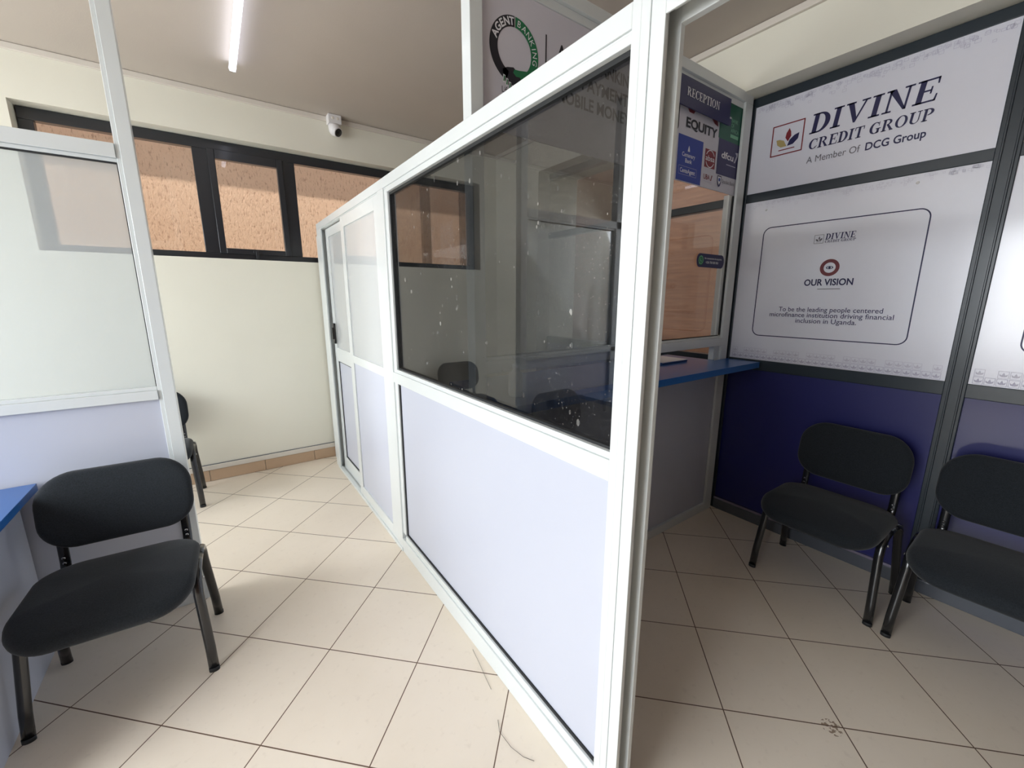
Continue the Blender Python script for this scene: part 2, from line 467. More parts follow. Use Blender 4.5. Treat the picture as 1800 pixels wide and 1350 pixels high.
# strip window in the back wall
FY = 4.20
m = MB()
m.box(WX0+.005, WX1-.005, FY, FY+.06, WZ1-.075, WZ1-.002)           # head
m.box(WX0+.005, WX1-.005, FY, FY+.06, WZ0+.002, 1.855)              # sill member
m.box(WX0+.005, -.805, FY, FY+.06, 1.855, WZ1-.075)                 # left stile
m.box(.006, .115, FY, FY+.06, 1.855, WZ1-.075)                      # mullions
m.box(.600, .705, FY, FY+.06, 1.855, WZ1-.075)
m.box(1.86, 1.95, FY, FY+.06, 1.855, WZ1-.075)
m.box(2.31, WX1-.005, FY, FY+.06, 1.855, WZ1-.075)
win = obj('window_1', m, 'window_black', kind='structure', bevel=.004)
m = MB()
sx0, sx1, sz0, sz1 = .10, .612, 1.850, 2.624
m.box(sx0, .146, FY-.022, FY+.03, sz0, sz1); m.box(.568, sx1, FY-.022, FY+.03, sz0, sz1)
m.box(.146, .568, FY-.022, FY+.03, sz0, 1.893); m.box(.146, .568, FY-.022, FY+.03, 2.556, sz1)
sash = obj('sash', m, 'window_black', win, bevel=.004, label='opening top-hung sash of the strip window')
obj('sash_handle', MB().box(.33, .38, FY-.034, FY-.022, 1.862, 1.882).box(.345, .365, FY-.046, FY-.03, 1.82, 1.878), 'window_black', sash, bevel=.002)
obj('pane', bx(.146, .568, FY+.002, FY+.008, 1.893, 2.556), 'clear_glass', sash)
for a, b in ((-.805, .006), (.705, 1.86), (1.95, 2.31)):
    obj('pane', bx(a, b, FY+.03, FY+.036, 1.855, WZ1-.075), 'clear_glass', win)

# framed boards filling the recess of the right wall
RX = 2.828
m = MB()
def rf(y0, y1, z0, z1, x0=RX, x1=2.895): m.box(x0, x1, y0, y1, z0, z1)
rf(-1.4, 3.35, 2.63, 2.682)                      # head
rf(-1.4, 3.35, 2.085, 2.137); rf(-1.4, 3.35, 1.043, 1.11)
for y in (-.75, .310, 1.425, 2.45): rf(y, y+.076 if y < 1 else y+.085, 0, 2.635, RX-.004, 2.897)
rf(-1.4, 3.35, 0, .022)
wr = obj('window_2', m, 'charcoal_aluminium', kind='structure', bevel=.003)
for y0 in (.310, -.75):                           # raised ribs on the mullions
    m = MB(); m.box(RX-.012, RX-.003, y0+.012, y0+.020, .1, 2.63); m.box(RX-.012, RX-.003, y0+.052, y0+.060, .1, 2.63)
    obj('rib', m, 'charcoal_aluminium', wr, bevel=.002)
obj('plinth', bx(RX-.008, 2.895, -1.4, 1.425, .0, .072), 'grey_plinth', wr, bevel=.003)
for (y0, y1) in ((.386, 1.425), (-.674, .310)):
    obj('infill_board', bx(RX+.012, RX+.022, y0, y1, .085, 1.043), 'navy_board', wr, label='navy blue board in the lower half of the frame')
    obj('bead', bx(RX-.006, RX+.012, y0, y1, .074, .088), 'silver_strip', wr)
for (y0, y1) in ((1.51, 2.45), (2.535, 3.35)):
    obj('infill_board', bx(RX+.012, RX+.022, y0, y1, .03, 1.043), 'navy_board', wr)
    for (z0, z1) in ((1.11, 2.085), (2.137, 2.63)):
        obj('pane', bx(RX+.012, RX+.018, y0, y1, z0, z1), 'clear_glass', wr)

# ================================================================== POSTERS IN THE RIGHT WALL FRAME
def rmap(x):
    return lambda u, v, d: (x-d, -u, v)           # u runs to the right as seen from the room
PX = RX+.006
def pattern(a, u0, u1, vb, rows, mats=('ink_lavender', 'ink_pale')):
    pitch = .036
    for r_ in range(rows):
        n = int((u1-u0)/pitch)
        for k in range(n):
            if r_ and (k*7+r_*3) % 5 == 0: continue
            u = u0+(k+.5)*pitch; v = vb+r_*pitch
            mt = mats[min(r_, 1)]
            a.rrect(u-.0165, v, u+.0165, v+.033, .001, mt, 1, .0018)
            a.poly([(u, v+.006), (u+.005, v+.016), (u, v+.027), (u-.005, v+.016)], mt)
            a.poly([(u-.001, v+.006), (u-.003, v+.013), (u-.013, v+.020), (u-.011, v+.010)], mt)
            a.poly([(u+.001, v+.006), (u+.003, v+.013), (u+.013, v+.020), (u+.011, v+.010)], mt)
def leafmark(a, u0, v0, u1, v1, line, mono=None):
    w = u1-u0; h = v1-v0
    a.rrect(u0, v0, u1, v1, .002, mono or 'ink_red', 2, line)
    P = lambda pts: [(u0+x*w, v0+y*h) for x, y in pts]
    a.poly(P([(.53, .40), (.62, .56), (.60, .70), (.54, .82), (.46, .68), (.44, .54)]), mono or 'ink_red', 2)
    a.poly(P([(.50, .26), (.40, .46), (.26, .52), (.16, .52), (.20, .36), (.32, .26)]), mono or 'ink_gold', 2)
    a.poly(P([(.52, .26), (.58, .44), (.72, .56), (.86, .60), (.84, .42), (.70, .28)]), mono or 'ink_navy', 2)
    a.rect(u0+.26*w, v0+.15*h, u0+.76*w, v0+.18*h, mono or 'ink_red', 2)
def poster(name, label, y0, y1, z0, z1):
    t_ = thing(name, label, 'poster', (PX, (y0+y1)/2, z0))
    obj('board', bx(PX, PX+.006, y0, y1, z0, z1), 'poster_white', t_)
    return t_
po = poster('name_poster', 'white poster with large navy company name and boxed leaf emblem, above the framed vision poster', .386, 1.425, 2.137, 2.63)
a = Art(); leafmark(a, -1.314, 2.325, -1.146, 2.491, .006)
a.build('leaf_emblem', po, rmap(PX))
a = Art()
a.serif('DIVINE', -1.119, 2.397, -.612, .098, 'ink_navy', slant=.12)
a.serif('CREDIT GROUP', -1.114, 2.316, -.612, .052, 'ink_navy', slant=.1)
a.build('name_lettering', po, rmap(PX))
a = Art()
a.text('A Member Of', -1.114, 2.246, -.872, .033, 'ink_grey')
a.text('DCG Group', -.850, 2.246, -.622, .035, 'ink_navy', bold=.02)
a.build('tagline', po, rmap(PX))
a = Art()
for k in range(150):
    u = -1.41+random.random()*1.01; v = 2.61-abs(random.gauss(0, .018)); s_ = .004+.006*random.random()
    a.rrect(u, v, u+2*s_, v+s_*1.6, .0008, 'ink_lavender', 1, .001)
a.build('border_pattern', po, rmap(PX))

po = poster('vision_poster', 'white poster with OUR VISION statement inside a thin rounded outline, above the corner chair', .386, 1.425, 1.11, 2.085)
a = Art(); a.rrect(-1.300, 1.265, -.548, 1.925, .045, 'ink_navy', 1, .0055)
a.build('outline', po, rmap(PX))
a = Art(); leafmark(a, -1.020, 1.803, -.974, 1.850, .002, 'ink_grey')
a.serif('DIVINE', -.967, 1.820, -.832, .032, 'ink_purple', slant=.1)
a.serif('CREDIT GROUP', -.967, 1.804, -.828, .013, 'ink_purple', slant=.1)
a.build('leaf_emblem', po, rmap(PX))
a = Art(); a.ring(-.926, 1.668, .046, .028, 'ink_maroon')
a.ring(-.926, 1.668, .017, .012, 'ink_navy', sy=.5); a.disc(-.926, 1.668, .006, 'ink_navy', 2)
a.build('eye_emblem', po, rmap(PX))
a = Art()
a.text('OUR VISION', -1.040, 1.572, -.808, .034, 'ink_navy', bold=.025)
a.rect(-.970, 1.550, -.862, 1.5535, 'ink_grey', 2)
a.build('heading', po, rmap(PX))
a = Art()
a.text('To be the leading people centered', -1.157, 1.423, -.662, .026, 'ink_purple', bold=.004)
a.text('microfinance institution driving financial', -1.205, 1.391, -.615, .026, 'ink_purple', bold=.004)
a.text('inclusion in Uganda.', -1.058, 1.358, -.765, .026, 'ink_purple', bold=.004)
a.build('lettering', po, rmap(PX))
a = Art(); pattern(a, -1.41, -.39, 1.114, 2)
for k in range(120):
    u = -1.41+random.random()*1.01; v = 2.07-abs(random.gauss(0, .013)); s_ = .003+.006*random.random()
    a.rrect(u, v, u+2*s_, v+s_*1.6, .0008, 'ink_pale', 1, .001)
a.build('border_pattern', po, rmap(PX))
for (y, z) in ((1.30, 2.03), (.62, 2.045)):
    obj('stud', MB().lathe((PX, y, z), (-1, 0, 0), ((.007, 0), (.006, .002), (.003, .0035)), 12), 'white_plastic', po)

po = poster('side_poster', 'white poster with rounded outline, at the right edge past the dark mullion', -.674, .310, 1.11, 2.085)
a = Art(); a.rrect(-.185, 1.265, .56, 1.925, .045, 'ink_navy', 1, .0055)
a.build('outline', po, rmap(PX))
a = Art(); pattern(a, -.300, .67, 1.114, 2); a.build('border_pattern', po, rmap(PX))

# ================================================================== MAIN PARTITION (runs away from the camera)
P0, P1 = .767, .832
pt = thing('glazed_partition', 'tall white aluminium partition with dark glass window running from foreground post to far doorway', 'partition', (.80, 2.2, 0))
AL = 'white_aluminium'
m = MB().box(P0, P0+.010, .576, .609, 0, 2.09).box(P0, P1, .634, .657, 0, 2.09).box(P0, P0+.010, .6115, .634, 0, 2.09).box(P0+.003, P0+.012, .609, .6115, 0, 2.09)
m.box(P0+.022, P0+.032, .590, .634, 0, 2.06).box(P1-.014, P1, .576, .634, 0, 2.09)
post = obj('end_post', m, AL, pt, bevel=.0012, label='foreground post with open channel down its end')
obj('latch_hole', MB().box(P1-.0005, P1+.0015, .579, .589, 1.17, 1.20), 'rubber_gasket', post)
obj('post', MB().box(P0, P1, 2.212, 2.302, 0, 2.042).box(P0+.008, P0+.05, 2.17, 2.212, .12, 2.05), AL, pt, bevel=.002)
obj('jamb', MB().box(P0, P1, 3.775, 3.86, 0, 2.09).box(P0, P0+.012, 3.72, 3.775, 0, 2.05).box(P1-.02, P1, 3.70, 3.775, 0, 2.05), AL, pt, bevel=.002)
obj('wall_strip', MB().box(.80, .828, 3.90, 4.06, .0, 2.02), AL, pt, bevel=.002)
obj('top_rail', MB().box(P0, P1, .657, 3.775, 2.042, 2.09).box(P0+.005, P1-.005, .657, 3.775, 2.036, 2.042).box(P0+.003, P0+.05, .657, 2.17, 2.016, 2.036), AL, pt, bevel=.002)
obj('mid_rail', MB().box(P0, P1, .657, 2.212, 1.043, 1.100).box(P0+.006, P1-.01, .657, 2.17, 1.100, 1.106).box(P0+.004, P0+.03, .657, 2.17, 1.106, 1.120), AL, pt, bevel=.002)
obj('bottom_rail', MB().box(P0, P1, .657, 2.212, .0, .085).box(P0+.006, P0+.04, .657, 2.17, .085, .118).box(P0-.006, P0+.02, 2.212, 3.775, 0, .022).box(P0+.02, P1, 2.212, 3.775, 0, .014), AL, pt, bevel=.002)
g = obj('glass_pane', bx(.797, .802, .657, 2.17, 1.112, 2.022), 'dark_glass', pt, label='dark tinted dusty window pane')
q = .010
m = MB().box(.785, .797, .657, .657+.004, 1.12, 2.016).box(.785, .797, 2.17-q, 2.17, 1.12, 2.016).box(.785, .797, .661, 2.16, 2.004, 2.016).box(.785, .797, .661, 2.16, 1.12, 1.128)
obj('gasket', m, 'rubber_gasket', g)
lp = obj('lower_panel', bx(.788, .794, .657, 2.17, .118, 1.043), 'lavender_board', pt, label='plain pale lavender lower board')
obj('gasket', MB().box(.782, .788, .657, 2.17, .118, .128).box(.782, .788, 2.158, 2.17, .128, 1.04), 'rubber_gasket', lp)
# fixed leaf beside the sliding door
m = MB().box(P0+.003, P0+.030, 2.306, 2.381, .022, 2.034).box(P0+.003, P0+.030, 3.03, 3.105, .022, 2.034)
m.box(P0+.003, P0+.030, 2.381, 3.03, 1.964, 2.034).box(P0+.003, P0+.030, 2.381, 3.03, 1.045, 1.100).box(P0+.003, P0+.030, 2.381, 3.03, .022, .095)
fl = obj('fixed_leaf', m, AL, pt, bevel=.002)
obj('frosted_pane', bx(P0+.012, P0+.017, 2.381, 3.03, 1.10, 1.964), 'fogged_glass', fl)
obj('leaf_board', bx(P0+.012, P0+.017, 2.381, 3.03, .095, 1.045), 'lavender_board', fl)
# header over the open doorway in the foreground
m = MB().box(P0, P0+.005, -.42, .576, 2.03, 2.10).box(P1-.016, P1, -.42, .576, 2.03, 2.10).box(P0, P1, -.42, .60, 2.075, 2.10).box(P0+.018, P0+.030, -.42, .576, 2.045, 2.075)
m.box(P0, P1, .576, .657, 2.09, 2.10)
obj('header', m, AL, pt, bevel=.0012)
obj('door_post', bx(P0, P1, -.50, -.42, 0, 2.10), AL, pt, bevel=.002)
obj('light_block_board', bx(.788, .794, -2.49, -.50, 0, 2.04), 'lavender_board', pt)  # unseen run past the doorway, added to keep side light out of the alcove
obj('light_block_rail', bx(P0, P1, -2.49, -.50, 2.04, 2.10), AL, pt, bevel=.002)  # top rail of the added, unseen light-blocking run

# sliding door behind the fixed leaf
sd = thing('sliding_door', 'narrow white framed sliding door with black handle, behind the fixed leaf at far end', 'door', (.812, 3.35, 0))
D0, D1 = .800, .826
m = MB().box(D0, D1, 3.625, 3.70, .018, 2.03).box(D0, D1, 2.93, 3.0, .018, 2.03)
m.box(D0, D1, 3.0, 3.625, 1.967, 2.03).box(D0, D1, 3.0, 3.625, .985, 1.095).box(D0, D1, 3.0, 3.625, .018, .132)
obj('door_frame', m, AL, sd, bevel=.002)
obj('frosted_pane', bx(.810, .815, 3.0, 3.625, 1.095, 1.967), 'fogged_glass', sd)
lb = obj('lower_board', bx(.810, .815, 3.0, 3.625, .132, .985), 'lavender_board', sd)
obj('gasket', MB().box(.805, .810, 3.0, 3.625, .132, .142).box(.805, .810, 3.615, 3.625, .142, .985).box(.805, .810, 3.0, 3.625, .978, .985), 'rubber_gasket', lb)
obj('door_handle', MB().box(.784, .800, 3.618, 3.668, 1.13, 1.295).box(.776, .784, 3.632, 3.654, 1.165, 1.26), 'black_plastic', sd, bevel=.004, label='black pull handle')

# ================================================================== RECEPTION PARTITION
QY0, QY1 = 1.430, 1.490
qp = thing('reception_partition', 'white framed partition with bank logo fascia and clear glass above the blue reception counter', 'partition', (1.8, 1.46, 0))
obj('post', bx(.836, .888, QY0, QY1, 0, 2.64), AL, qp, bevel=.002)
obj('post', MB().box(2.718, 2.80, QY0, QY0+.016, 0, 2.64).box(2.756, 2.80, QY0+.016, QY1, 0, 2.64).box(2.68, 2.712, QY0+.026, QY1, 1.255, 2.124).box(2.655, 2.718, QY0+.012, QY1-.012, 1.10, 1.192), AL, qp, bevel=.002)
obj('top_rail', MB().box(.888, 2.80, QY0, QY1, 2.64, 2.69).box(.888, 2.756, QY0+.016, QY1, 2.608, 2.64).box(.836, .888, QY0, QY1, 2.64, 2.69), AL, qp, bevel=.002)
obj('mid_rail', MB().box(.888, 2.718, QY0, QY1, 1.192, 1.245).box(.888, 2.712, QY0+.01, QY1-.01, 1.245, 1.257), AL, qp, bevel=.002)
obj('bottom_rail', bx(.888, 2.718, QY0, QY1, 0, .056), AL, qp, bevel=.002)
obj('lower_panel', bx(.888, 2.756, QY0+.018, QY0+.026, .056, 1.055), 'lavender_board', qp)
gp = obj('glass_pane', bx(.888, 2.756, QY0+.030, QY0+.035, 1.255, 2.13), 'reception_glass', qp)
obj('gasket', MB().box(.888, 2.70, QY0+.02, QY0+.026, 1.255, 1.262).box(2.712, 2.722, QY0+.017, QY0+.026, 1.262, 2.12), 'rubber_gasket', gp)
FYQ = QY0+.020
fa = obj('fascia_board', bx(.888, 2.752, FYQ, FYQ+.006, 2.124, 2.606), 'fascia_white', qp, label='printed white fascia board with logos')
QK = FYQ/1.43            # artwork was measured on the front face of the frame, 2 cm nearer
qmap = lambda u, v, d: (min(u*QK, 2.748), FYQ-d, 1.5+(v-1.5)*QK)
# round handshake emblem
a = Art(); cu, cv = 1.027, 2.398
a.ring(cu, cv, .112, .077, 'ink_black', 91, 250); a.ring(cu, cv, .112, .077, 'ink_green', 89, -62)
a.poly([(cu-.055, cv-.07), (cu-.034, cv-.06), (cu-.006, cv-.054), (cu+.030, cv-.075), (cu+.034, cv-.092), (cu+.018, cv-.112), (cu-.002, cv-.132), (cu-.030, cv-.118), (cu-.052, cv-.1)], 'ink_black', 1)
a.poly([(cu+.085, cv-.072), (cu+.055, cv-.052), (cu+.022, cv-.058), (cu-.002, cv-.060), (cu-.008, cv-.072), (cu+.006, cv-.082), (cu+.024, cv-.080), (cu+.040, cv-.112), (cu+.052, cv-.1)], 'ink_green', 2)
for k in range(4):
    x = cu-.050+.013*k; y = cv-.098-.009*k
    a.poly([(x-.005, y-.016), (x+.004, y-.018), (x+.007, y+.008), (x-.003, y+.010)], 'ink_white', 3)
    a.poly([(x-.003, y-.012), (x+.002, y-.013), (x+.005, y+.005), (x, y+.006)], 'ink_green', 4)
for k in range(3):
    x = cu+.012+.012*k; y = cv-.114+.006*k
    a.poly([(x-.002, y-.012), (x+.001, y-.013), (x+.006, y+.008), (x+.003, y+.009)], 'ink_white', 3)
for ch, ang in zip('AGENT', (159, 143, 128, 113.5, 99)):
    a.text(ch, 0, 0, None, .024, 'ink_white', 2, bold=.03, rot=R(ang-90), center=(cu+.0945*math.cos(R(ang)), cv+.0945*math.sin(R(ang))))
for ch, ang in zip('BANKING', (78, 63, 47.5, 32, 20, 8, -8)):
    a.text(ch, 0, 0, None, .021, 'ink_white', 2, rot=R(ang-90), center=(cu+.0945*math.cos(R(ang)), cv+.0945*math.sin(R(ang))))
a.text('Life Simplified', .968, 2.250, 1.105, .020, 'ink_black')
a.build('ring_emblem', fa, qmap, label='black and green ring emblem of two clasped hands')
a = Art()
a.rect(1.174, 2.275, 1.180, 2.500, 'ink_black')
a.text('AGENT BANKING', 1.236, 2.440, 1.712, .046, 'ink_black', bold=.025)
a.text('BILL PAYMENTS', 1.236, 2.362, 1.700, .046, 'ink_black', bold=.025)
a.text('MOBILE MONEY', 1.236, 2.288, 1.690, .046, 'ink_black', bold=.025)
a.build('headline_lettering', fa, qmap)
a = Art(); a.rrect(1.86, 2.352, 2.070, 2.48, .02, 'ink_black', 1, .012)
a.text('ZIPO', 1.90, 2.37, 2.05, .07, 'ink_black', bold=.02); a.rect(2.045, 2.21, 2.05, 2.26, 'ink_black')
a.build('outlined_logo', fa, qmap)
a = Art(); a.text('EQUITY', 2.134, 2.384, 2.436, .043, 'ink_black', bold=.035)
a.poly([(2.14, 2.47), (2.155, 2.455), (2.195, 2.455), (2.215, 2.478), (2.30, 2.55), (2.30, 2.60), (2.28, 2.60)], 'ink_maroon')
a.poly([(2.44, 2.445), (2.40, 2.452), (2.36, 2.478), (2.30, 2.55), (2.30, 2.60), (2.32, 2.60), (2.42, 2.49)], 'ink_maroon')
a.build('roof_logo', fa, qmap)
a = Art(); a.rect(2.076, 2.119, 2.308, 2.340, 'ink_blue')
a.text('Centenary', 2.118, 2.240, 2.238, .020, 'ink_white', bold=.01); a.text('Bank', 2.150, 2.212, 2.212, .020, 'ink_white', bold=.01)
a.rrect(2.094, 2.150, 2.262, 2.192, .003, 'ink_pale', 2, .0012); a.text('CenteAgent', 2.108, 2.161, 2.248, .021, 'ink_white', bold=.015)
a.poly([(2.166, 2.268), (2.186, 2.268), (2.182, 2.285), (2.176, 2.298), (2.170, 2.285)], 'ink_white', 2)
a.build('blue_logo', fa, qmap)
a = Art(); a.rect(2.332, 2.222, 2.440, 2.316, 'ink_red')
a.ring(2.386, 2.269, .046, .041, 'ink_white', 25, 155, 2); a.ring(2.386, 2.269, .046, .041, 'ink_white', 205, 335, 2)
a.text('absa', 2.340, 2.258, 2.432, .027, 'ink_white', bold=.01)
a.build('red_logo', fa, qmap)
a = Art(); a.rect(2.452, 2.394, 2.700, 2.602, 'ink_dark_green')
a.text('BANK', 2.575, 2.498, 2.645, .020, 'ink_mint'); a.text('OF', 2.575, 2.472, 2.606, .020, 'ink_mint'); a.text('AFRICA', 2.575, 2.446, 2.660, .020, 'ink_mint')
a.rect(2.575, 2.418, 2.662, 2.436, 'ink_mint', 2); a.rect(2.535, 2.475, 2.568, 2.512, 'ink_purple', 2); a.rect(2.53, 2.512, 2.57, 2.522, 'ink_white', 2)
a.build('green_logo', fa, qmap)
a = Art(); a.rect(2.459, 2.206, 2.700, 2.394, 'ink_purple')
a.text('dfcu', 2.500, 2.298, 2.632, .034, 'ink_white', bold=.02)
a.poly([(2.640, 2.292), (2.655, 2.292), (2.680, 2.335), (2.680, 2.352), (2.648, 2.348), (2.664, 2.334)], 'ink_lavender', 2); a.rect(2.56, 2.268, 2.665, 2.272, 'ink_lavender', 2)
a.build('navy_logo', fa, qmap)
a = Art(); a.text('UBA', 2.335, 2.160, 2.398, .026, 'ink_red', bold=.01); a.poly([(2.404, 2.158), (2.414, 2.158), (2.424, 2.186), (2.416, 2.188), (2.412, 2.172)], 'ink_red', 2); a.rect(2.335, 2.148, 2.425, 2.150, 'ink_lavender', 2)
a.build('small_red_logo', fa, qmap)
a = Art()
a.poly([(2.478, 2.200), (2.522, 2.200), (2.522, 2.168), (2.512, 2.146), (2.500, 2.138), (2.488, 2.146), (2.478, 2.168)], 'ink_purple', 1); a.poly([(2.484, 2.194), (2.516, 2.194), (2.514, 2.168), (2.500, 2.150), (2.486, 2.168)], 'ink_white', 2); a.disc(2.5, 2.178, .010, 'ink_blue', 3)
a.text('Stanbic Bank', 2.532, 2.166, 2.672, .020, 'ink_grey')
a.build('shield_logo', fa, qmap)

rs = thing('reception_sign', 'navy hanging board with white serif lettering RECEPTION, in front of the logo fascia', 'sign', (2.26, 1.42, 2.462))
obj('board', bx(1.985, 2.532, 1.418, 1.426, 2.468, 2.604), 'ink_sign', rs, bevel=.001)
a = Art(); a.serif('RECEPTION', 2.105, 2.518, 2.415, .040, 'ink_white')
a.build('lettering', rs, lambda u, v, d: (u, 1.418-d, v))

ps = thing('contact_sticker', 'dark navy pill-shaped sticker with green phone icon on the reception glass', 'sticker', (2.53, 1.452, 1.685))
sm = lambda u, v, d: (u, QY0+.0255-d, v)
m = MB()
pts = []
for (cu_, a0) in ((2.655, -90), (2.415, 90)):
    for k in range(13): g_ = R(a0+180*k/12); pts.append((cu_+.040*math.cos(g_)*.8, 1.724+.040*math.sin(g_)))
m.loft([[(u, QY0+.0255, v) for u, v in pts], [(u, QY0+.0225, v) for u, v in pts]], smooth=False)
obj('backing', m, 'ink_sign', ps)
sm2 = lambda u, v, d: (u, QY0+.0225-d, v)
a = Art(); a.disc(2.424, 1.724, .028, 'ink_green'); a.ring(2.424, 1.726, .024, .020, 'ink_mint', layer=2)
a.poly([(2.404, 1.701), (2.409, 1.714), (2.416, 1.706)], 'ink_mint', 2); a.ring(2.426, 1.728, .012, .007, 'ink_mint', 150, 300, 3)
a.build('phone_icon', ps, sm2)
a = Art(); a.text('for transactions & enquiries', 2.462, 1.733, 2.655, .010, 'ink_white', bold=.01); a.text('+256 700 000 000', 2.476, 1.708, 2.618, .013, 'ink_white', bold=.01)
a.build('lettering', ps, sm2)

# blue counter passing through the reception partition
ct = thing('reception_counter', 'long blue laminate counter top under the reception glass', 'counter', (1.85, 1.5, 1.06))
obj('worktop', MB().box(.892, 2.812, 1.222, 1.428, 1.064, 1.100).box(.892, 2.650, 1.428, 1.78, 1.064, 1.100), 'blue_laminate', ct)
obj('edge_band', MB().box(.892, 2.812, 1.2195, 1.222, 1.064, 1.100), 'blue_laminate', ct)
for x in (1.0, 1.6):
    obj('bracket', MB().box(x, x+.03, 1.26, 1.428, 1.03, 1.064).box(x, x+.03, 1.41, 1.428, .92, 1.03), AL, ct)

# things lying on the counter
b = thing('pump_bottle', 'small pale pump bottle on the counter behind the dark glass', 'bottle', (.985, 1.36, 1.10))
obj('body', MB().lathe((.985, 1.36, 1.1005), (0, 0, 1), ((.026, 0), (.030, .006), (.030, .085), (.026, .100), (.012, .112), (.012, .120))), 'white_plastic', b)
pu = obj('pump', MB().lathe((.985, 1.36, 1.2205), (0, 0, 1), ((.014, 0), (.014, .014), (.005, .016), (.005, .034), (.013, .036), (.013, .046))), 'paper_white', b)
obj('nozzle', MB().tube([(.985, 1.36, 1.261), (1.01, 1.35, 1.262), (1.022, 1.345, 1.254)], .004, seg=8), 'paper_white', pu)
fo = thing('folder', 'flat blue folder lying on the counter just behind the reception glass', 'folder', (2.2, 1.60, 1.10))
obj('cover', MB().box(2.20, 2.47, 1.51, 1.70, 1.1005, 1.112), 'folder_blue', fo, bevel=.002)
obj('sheet', MB().box(2.195, 2.46, 1.50, 1.69, 1.1125, 1.115), 'paper_white', fo, label='white sheet on the folder')

# ================================================================== LEFT PARTITION
L0, L1 = 2.400, 2.460
lpn = thing('side_partition', 'white framed partition with hazy glass behind the blue desk, its end post reaching the ceiling', 'partition', (-1.2, 2.43, 0))
obj('post', MB().box(-.232, -.186, L0, L1, 0, ZC-.002).box(-.247, -.232, L0+.008, L1-.008, 0, ZC-.002), AL, lpn, bevel=.002, label='full-height end post')
obj('post', bx(-1.21, -1.15, L0, L1, 0, ZC-.002), AL, lpn, bevel=.002)
obj('top_rail', MB().box(-2.998, -.247, L0, L1, 2.050, 2.104).box(-2.998, -.247, L0+.012, L1-.012, 2.036, 2.050), AL, lpn, bevel=.002)
obj('mid_rail', MB().box(-2.998, -.247, L0, L1, 1.050, 1.092).box(-2.998, -.247, L0+.008, L1-.008, 1.092, 1.108), AL, lpn, bevel=.002)
obj('bottom_rail', bx(-2.998, -.247, L0, L1, 0, .055), AL, lpn, bevel=.002)
gl = obj('glass_pane', bx(-2.998, -.247, L0+.026, L0+.031, 1.108, 2.036), 'milky_glass', lpn, label='hazy pale glass')
obj('gasket', MB().box(-1.14, -.25, L0+.018, L0+.026, 2.030, 2.036).box(-.251, -.247, L0+.018, L0+.026, 1.108, 2.03), 'rubber_gasket', gl)
obj('lower_panel', bx(-2.998, -.247, L0+.022, L0+.028, .055, 1.05), 'lavender_board', lpn)

# blue desk at the left edge
dk = thing('desk', 'blue topped desk with white side board at the left edge, beside the nearest chair', 'desk', (-1.2, 2.1, 0))
obj('desk_top', bx(-1.95, -.668, 1.51, 2.396, .730, .760), 'blue_laminate', dk, bevel=.0015)
for x in (-.752, -1.93):
    obj('side_board', bx(x, x+.022, 1.55, 2.396, 0, .73), 'lavender_board', dk, bevel=.001)
obj('back_board', bx(-1.908, -.752, 2.36, 2.378, .2, .73), 'lavender_board', dk)

# ================================================================== CHAIRS
def pad_outline(w, h, r_, n=10):
    out = []
    for (cx, cy, a0) in ((w/2-r_, h/2-r_, 0), (-w/2+r_, h/2-r_, 90), (-w/2+r_, -h/2+r_, 180), (w/2-r_, -h/2+r_, 270)):
        for k in range(n+1):
            g_ = R(a0+90*k/n); out.append((cx+r_*math.cos(g_), cy+r_*math.sin(g_)))
    return out
def pad(w, h, th, r_, dome, warp):
    """rounded upholstered slab: (a, b) outline, c thickness; warp maps to 3-D."""
    mb = MB(); prof = []
    N = 8
    for k in range(N+1):                       # rounded rim from back to front
        g_ = -90+180*k/N
        prof.append((1-(1-math.cos(R(g_)))*th*.5/min(w, h)*1.6, th/2*math.sin(R(g_))))
    rings = []
    def ring(s_, c_): return [warp(x*s_, y*s_, c_) for x, y in pad_outline(w, h, r_)]
    for s_, d_ in ((.02, 1.0), (.35, .9), (.62, .68), (.82, .36)): rings.append(ring(s_, -th/2-dome*.35*d_))
    for s_, c_ in prof: rings.append(ring(s_, c_))
    for s_, d_ in ((.82, .36), (.62, .68), (.35, .9), (.02, 1.0)): rings.append(ring(s_, th/2+dome*d_))
    return mb.loft(rings)
